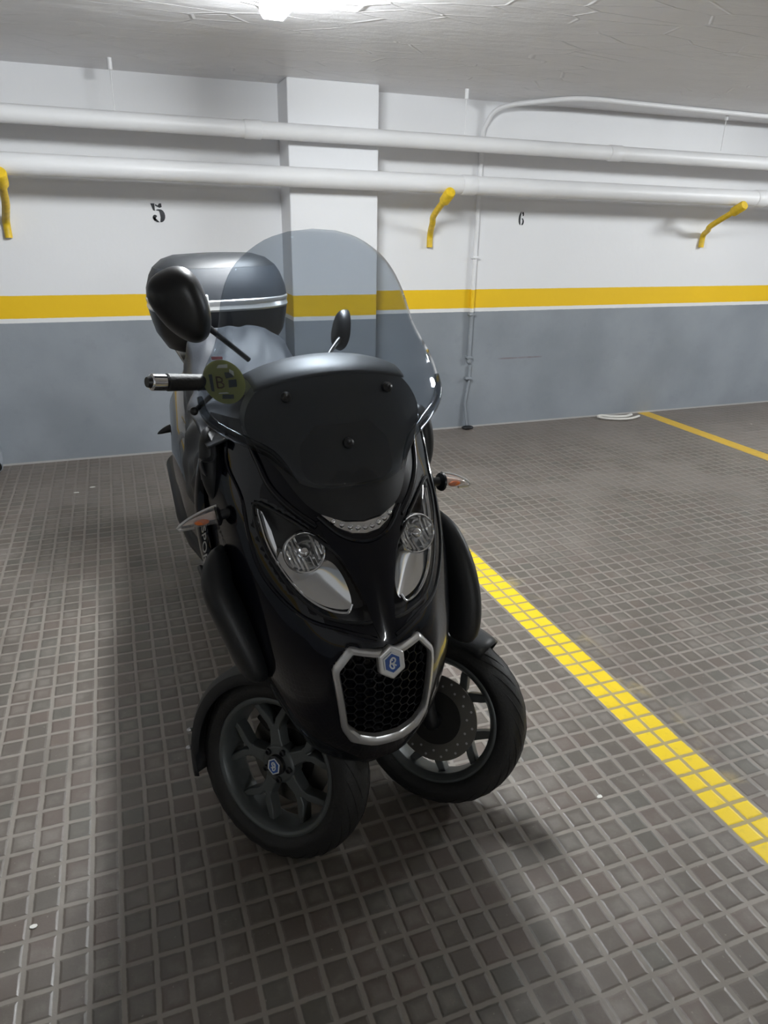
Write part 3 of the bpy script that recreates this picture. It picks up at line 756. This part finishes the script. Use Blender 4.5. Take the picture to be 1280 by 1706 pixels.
def wheel_extras(Mx, outer, sgn):
    """mudguard, caliper and fork leg that steer with the wheel; angle 0 = forward, 90 = top"""
    # direction of forward along local Y
    fw = -1 if (Mx.to_3x3() @ Vector((0, 1, 0))).y > 0 else 1
    A0, A1 = 62, 204; rings = []
    for i in range(33):
        a = R_(A0+(A1-A0)*i/32); k = i/32; hw = .072 if k > .15 else .05+.022*k/.15
        ring = []
        for off, r in ((-hw*1.04, .222), (-hw, .246), (-hw*.75, .262), (0, .270), (hw*.75, .262), (hw, .246), (hw*1.04, .218 if k < .9 else .23)):
            ring.append(Mx @ Vector((off, fw*r*math.cos(a), r*math.sin(a))))
        rings.append(ring)
    fd = MB().add(*loft(rings, False, False)).obj('front_fender', MATTE, bike, solid=.004)
    for a in (176, 187):
        c = Mx @ Vector((.068, fw*.258*math.cos(R_(a)), .258*math.sin(R_(a)))); MB().add(*ellipsoid(c, (.008, .006, .006), None, 10, 6)).obj('fender_clip', SILVER, fd)
    cb = MB()
    for k0, k1, x0, x1 in ((.082, .135, -.062, -.022),):
        pts = [(r*fw*math.cos(R_(a)), r*math.sin(R_(a))) for r, a in ((k0, 100), (k0, 125), (k0, 150), (k1, 150), (k1+.006, 125), (k1, 100))]
        cb.add(*prism(pts, x0, x1, lambda p, q, d: Mx @ Vector((d, p, q))))
    cb.obj('brake_caliper', BRONZE, bike, bevel=.006)
    P = [Mx @ Vector(p) for p in ((-.03, 0, 0), (-.065, 0, .0), (-.085, fw*-.02, .10), (-.09, fw*-.03, .24), (-.10, fw*-.03, .36))]
    MB().add(*tube(spline([tuple(p) for p in P], 5), .021, 14)).obj('fork_leg', SATIN, bike)
    P = [Mx @ Vector((-.085, 0, .22)), Vector((sgn*.13, .05, .42)), Vector((sgn*.02, .07, .46))]
    MB().add(*tube([tuple(p) for p in P], .024, 12)).obj('suspension_arm', SATIN, bike)
wheel_extras(ML, -1, -1); wheel_extras(MR, 1, 1)

# matte pods over the front suspension columns
for s in (-1, 1):
    # the columns lean with the steered wheels, so the two pods differ
    if s < 0: P = [(-.262, .09, .835), (-.278, .05, .815), (-.286, .015, .775), (-.262, -.02, .70), (-.235, -.045, .615), (-.22, -.05, .58)]
    else: P = [(.250, .11, .845), (.272, .06, .79), (.285, .015, .715), (.286, -.015, .635), (.278, -.025, .570), (.268, -.025, .545)]
    P = spline(P, 6); rr = spline([(.010,), (.028,), (.034,), (.036,), (.034,), (.016,)], 6)
    v, f = tube(P, [r[0] for r in rr], 20, 1.5)
    MB().add(v, f).obj('suspension_cover', MATTE, bike)

# leg shield and body behind the front fairing
def sect(y, hw, z0, z1, e=3.2, n=36):
    zc, hz = (z0+z1)/2, (z1-z0)/2
    return [(hw*math.copysign(abs(math.cos(t))**(2/e), math.cos(t)), y, zc+hz*math.copysign(abs(math.sin(t))**(2/e), math.sin(t))) for t in [2*math.pi*k/n for k in range(n)]]
MB().add(*loft([sect(.06, .15, .40, 1.02), sect(.13, .235, .38, 1.09), sect(.19, .258, .36, 1.10), sect(.27, .262, .36, 1.08), sect(.33, .25, .38, 1.04)])).obj('leg_shield', SATIN, bike)
MB().add(*loft([sect(.25, .16, .28, .40), sect(.34, .215, .28, .42), sect(.55, .24, .27, .40), sect(.85, .25, .28, .42), sect(.95, .22, .30, .44)])).obj('floorboard', SATIN, bike)
MB().add(*loft([sect(.28, .10, .38, .80), sect(.5, .09, .38, .66), sect(.75, .12, .38, .72)])).obj('centre_tunnel', SATIN, bike)
MB().add(*loft([sect(.70, .17, .42, .74), sect(.80, .225, .40, .78), sect(1.0, .262, .40, .80), sect(1.35, .265, .44, .83), sect(1.7, .23, .58, .88), sect(1.95, .15, .70, .90), sect(2.02, .10, .76, .88)])).obj('rear_body', GLOSS, bike)
MB().add(*loft([sect(.66, .10, .70, .80), sect(.74, .16, .72, .84), sect(1.0, .20, .74, .855), sect(1.12, .205, .76, .90), sect(1.22, .20, .80, .97), sect(1.55, .18, .84, .965), sect(1.8, .14, .86, .95)])).obj('seat', MATTE, bike)
MB().add(*loft([sect(1.26, .12, .95, 1.04), sect(1.31, .125, .94, 1.07), sect(1.35, .12, .95, 1.05)])).obj('rider_backrest', MATTE, bike)
for s in (-1, 1):
    P = spline([(s*.262, .19, 1.05), (s*.277, .22, .92), (s*.278, .19, .80), (s*.262, .14, .68), (s*.235, .12, .55)], 5)
    MB().add(*tube(P, [.006+.016*math.sin(math.pi*i/(len(P)-1)) for i in range(len(P))], 12, 2.0)).obj('side_panel', GLOSS, bike)
    MB().add(*tube([(s*.222, .36, .412), (s*.245, .6, .402), (s*.252, .86, .42)], .010, 10)).obj('footboard_edge', SATIN, bike)
MB().add(*loft([sect(1.05, .09, .20, .42), sect(1.3, .11, .18, .46), sect(1.55, .09, .22, .36)])).obj('engine_case', SATIN, bike)
MB().add(*tube([(-.15, 1.15, .24), (-.19, 1.4, .28), (-.20, 1.55, .34), (-.20, 1.95, .44), (-.20, 1.97, .445)], [.03, .055, .068, .06, .04], 20)).obj('exhaust', SATIN, bike)
MB().add(*tube([(.12, 1.2, .30), (.13, 1.6, .27)], .035, 14)).obj('swing_arm', SATIN, bike)
MB().add(*loft([sect(1.30, .10, .56, .60), sect(1.5, .10, .57, .60), sect(1.85, .09, .46, .49), sect(2.05, .085, .30, .33)])).obj('rear_fender', SATIN, bike)
MB().add(*loft([sect(2.0, .10, .77, .86), sect(2.035, .09, .78, .85)])).obj('tail_light', mat('tail_light_red', (.45, .01, .01), .15, coat=1), bike)
MB().add(*box(-.10, .10, 1.45, 1.95, .945, .97)).add(*box(-.16, .16, 1.5, 1.9, .97, .985)).obj('case_rack', SATIN, bike, bevel=.006)

for s in (-1, 1):
    MB().add(*tube(spline([(s*.250, .19, 1.085), (s*.256, .165, 1.05), (s*.260, .155, .99), (s*.256, .15, .93)], 5), [.006+.016*math.sin(math.pi*i/15)**.5 for i in range(16)], 14)).obj('shoulder_panel', MATTE, bike)

# lettering on the side of the fairing
cv = bpy.data.curves.new('side_lettering', 'FONT'); cv.body = 'SPORT'; cv.size = .036; cv.extrude = .0006; cv.align_x = 'CENTER'
tmp = bpy.data.objects.new('tmp', cv); COL.objects.link(tmp); bpy.context.view_layer.update()
me = bpy.data.meshes.new_from_object(tmp.evaluated_get(bpy.context.evaluated_depsgraph_get())); bpy.data.objects.remove(tmp)
lt = bpy.data.objects.new('side_lettering', me); COL.objects.link(lt); lt.parent = bike; me.materials.clear(); me.materials.append(SILVER)
ex = Vector((-.10, -.55, -.80)).normalized(); ez = Vector((-.97, -.18, .25)); ez = (ez-ex*ez.dot(ex)).normalized(); ey = ez.cross(ex)
lt.matrix_local = Matrix(((ex.x, ey.x, ez.x, -.2965), (ex.y, ey.y, ez.y, .145), (ex.z, ey.z, ez.z, .815), (0, 0, 0, 1)))

# top case
def csect(z, hx_, hy, e=3.0, yc=1.74, n=48):
    return [(.022+hx_*math.copysign(abs(math.cos(t))**(2/e), math.cos(t)), yc+hy*math.copysign(abs(math.sin(t))**(2/e), math.sin(t)), z) for t in [2*math.pi*k/n for k in range(n)]]
tc = MB().add(*loft([csect(1.005, .19, .13), csect(1.02, .222, .17), csect(1.08, .258, .215), csect(1.14, .272, .232), csect(1.172, .277, .236)])).obj('top_case', SATIN, bike)
MB().add(*loft([csect(1.173, .277, .236), csect(1.18, .281, .24), csect(1.190, .278, .237), csect(1.196, .277, .236), csect(1.203, .281, .24), csect(1.212, .281, .24), csect(1.216, .277, .236)])).obj('case_trim', SILVER, tc)
CASEL = mat('case_lid_satin', (.022, .026, .032), .52, spec=.35)
MB().add(*loft([csect(1.217, .278, .236), csect(1.25, .275, .230), csect(1.30, .258, .212), csect(1.330, .240, .190)])).obj('case_lid', CASEL, tc)
MB().add(*loft([csect(1.3305, .237, .187), csect(1.334, .235, .185), csect(1.358, .205, .155), csect(1.372, .16, .12), csect(1.378, .05, .04)])).obj('case_top_panel', MATTE, tc)
MB().add(*box(-.075, -.045, 1.492, 1.505, 1.165, 1.24)).obj('case_latch', SILVER, tc, bevel=.006)

# handlebar, grips, levers, mirrors (bar turned to the rider's left)
PV = Vector((0, .25, 1.105)); STM = Matrix.Rotation(R_(37), 3, Vector((0, math.sin(R_(20)), math.cos(R_(20)))))
def hb(x, y, z): return tuple(PV + STM @ Vector((x, y, z)))
bar = MB().add(*tube(spline([hb(-.385, .075, .026), hb(-.26, .047, .033), hb(-.12, .0, .02), hb(0, -.01, -.01), hb(.12, 0, .02), hb(.26, .047, .033), hb(.385, .075, .026)], 6), .011, 12)).obj('handlebar', SATIN, bike)
MB().add(*tube([hb(0, 0, -.03), (0, .22, 1.02), (0, .16, .8)], .024, 14)).obj('steering_column', SATIN, bar)
MB().add(*tube(spline([hb(-.235, .045, .035), hb(-.20, .03, .032), hb(-.12, -.005, .025), hb(0, -.012, .0), hb(.12, -.005, .025), hb(.20, .03, .032), hb(.235, .045, .035)], 5), [.018+.016*math.sin(math.pi*i/30) for i in range(31)], 16, .8)).obj('handlebar_cover', GREYP, bar)
for s in (-1, 1):
    MB().add(*tube([hb(s*.235, .042, .034), hb(s*.24, .043, .034), hb(s*.30, .056, .030), hb(s*.368, .071, .026), hb(s*.37, .0715, .026)], [.013, .0175, .0165, .0175, .015], 18)).obj('grip', RUBBER, bar)
    MB().add(*tube([hb(s*.372, .072, .026), hb(s*.374, .0725, .026), hb(s*.400, .0785, .0245), hb(s*.403, .079, .0245)], [.012, .0168, .0168, .013], 20)).obj('bar_end', CHROME, bar)
    MB().add(*tube([hb(s*.402, .0788, .0245), hb(s*.410, .0805, .024)], [.013, .010], 14)).obj('bar_end_cap', SATIN, bar)
    lp = []
    for p in ((-.190, .180, 1.192), (-.220, .158, 1.178), (-.247, .136, 1.164), (-.276, .105, 1.152), (-.284, .095, 1.149)):
        q = STM.transposed() @ (Vector(p)-PV); lp.append(hb(-s*q.x, q.y, q.z))
    MB().add(*tube(spline(lp, 5), .0058, 10)).add(*ellipsoid(lp[-1], (.009, .009, .009), None, 12, 8)).obj('brake_lever', SATIN, bar)
# mirror towards the camera: a big teardrop shell
def mirror(root_pts, c, axis_long, face, L_, H_, T_):
    a = Vector(axis_long).normalized(); fz = Vector(face).normalized(); fz = (fz-a*fz.dot(a)).normalized(); u = fz.cross(a)
    st = MB().add(*tube(spline(root_pts, 6), [.0055+.004*(i/(6*(len(root_pts)-1)))**3 for i in range(6*(len(root_pts)-1)+1)], 10)).obj('mirror_stem', SATIN, bar)
    rings = []
    for i in range(17):
        k = i/16; d = math.sin(math.pi/2*(1-k)) if k < 1 else 0
        sc2 = math.cos(math.pi/2*k)**.55 if k < 1 else .02
        sc2 = max(sc2, .02); ring = []
        for j in range(40):
            t = 2*math.pi*j/40; cx_, sx_ = math.cos(t), math.sin(t)
            lx = L_*math.copysign(abs(cx_)**.85, cx_); hh = H_*(1-.28*cx_)*math.copysign(abs(sx_)**.85, sx_)
            ring.append(Vector(c)+a*lx*sc2+u*hh*sc2-fz*(T_*math.sin(math.pi/2*k)))
        rings.append(ring)
    hs = MB().add(*loft(rings)).obj('mirror', SATIN, bar)
    gl = [[Vector(c)+(p-Vector(c))*.94+fz*.001 for p in rings[0]], [Vector(c)+(p-Vector(c))*.02+fz*.001 for p in rings[0]]]
    MB().add(*loft(gl)).obj('mirror_glass', CHROME, hs)
    return hs
mirror([(-.150, .17, 1.229), (-.189, .158, 1.266), (-.227, .142, 1.302), (-.246, .13, 1.318)], (-.280, .115, 1.353), (.42, -.02, -.90), (.10, 1, .10), .075, .050, .047)
mirror([(.075, .36, 1.165), (.098, .40, 1.185), (.130, .44, 1.202), (.150, .46, 1.212)], (.170, .49, 1.228), (.28, .45, .85), (.95, .1, -.30), .056, .036, .030)

# ------------------------------------------------------------------ leg cover draped over seat and handlebar
cov_rows = [(1.40, 1.02, .10, .10), (1.36, 1.11, .13, .16), (1.29, 1.145, .150, .28), (1.18, 1.115, .165, .30), (1.0, 1.045, .19, .26), (.8, 1.0, .215, .24), (.6, .995, .225, .22), (.45, 1.03, .225, .22), (.33, 1.075, .225, .20), (.24, 1.10, .225, .16), (.17, 1.105, .225, .10), (.12, 1.085, .225, .06)]
rings = []; NU, NV = 96, 72
for i in range(NU+1):
    y, zt, hw, dr = crv(i/NU*(len(cov_rows)-1), cov_rows); ring = []
    for j in range(NV+1):
        v = -1+2*j/NV; a = abs(v)
        if a < .55: k = a/.55; x = hw*k; z = zt-.02*k*k-.012*k**6
        else:
            k = (a-.55)/.45; x = hw+.055*math.sin(k*math.pi/2)*(1-.2*k); z = zt-.032-dr*k**1.15
        x *= (1 if v > 0 else -1)
        if v > 0 and y < .42: x *= 1-.22*(.42-y)/.30
        q = Vector((x*5, y*3, z*4)); wv = .012*math.sin(22*x+9*y+3*noise.noise(q)) * (.4+a) + .016*noise.noise(q*1.3) + .007*abs(noise.noise(q*3.1))
        wv += .010*math.sin(34*y-16*a+2.5*noise.noise(q*.8))*(.3+.7*a)
        wv += .016*(.5-abs(math.sin(13*v+4*math.sin(3*y)+2.2*noise.noise(q*.7))))*min(1, .35+a)
        wv *= .38 if y > 1.12 else .38+.32*(1.12-y)/.22 if y > .9 else 1.0 if y < .5 else 1-.3*(y-.5)/.4
        wv += .006*abs(noise.noise(q*2.3+Vector((7, 3, 1))))
        nx = (1 if v > 0 else -1)*(a > .5)*.6
        ring.append((x+wv*nx, y+.5*wv*(a < .6), z+wv*(1-.5*abs(nx))))
    rings.append(ring)
cover = MB().add(*loft(rings, False, False))
# pointed front corner that hangs over the fairing shoulder
TL, TR, BR, BL = Vector((-.276, .33, 1.095)), Vector((-.140, .25, 1.150)), Vector((-.150, .118, 1.098)), Vector((-.264, .108, 1.064)); rings = []
for i in range(25):
    u = i/24; ring = []
    for j in range(25):
        v = j/24; p = (TL*(1-u)+TR*u)*(1-v)+(BL*(1-u)+BR*u)*v
        ring.append(p + Vector((0, -1, .4))*(.012*math.sin(8*u+6*v)*v+.016*noise.noise(p*15)+.008*(.5-abs(math.sin(7*v-5*u+1.5)))))
    rings.append(ring)
cover.add(*loft(rings, False, False))
co = cover.obj('leg_cover', FABRIC, None, solid=.003, angle=75)
co.location = ORG; co.rotation_euler = (0, LEAN, PSI)
tag(co, 'crumpled dark grey nylon leg cover draped over the scooter seat and handlebar', 'cover')
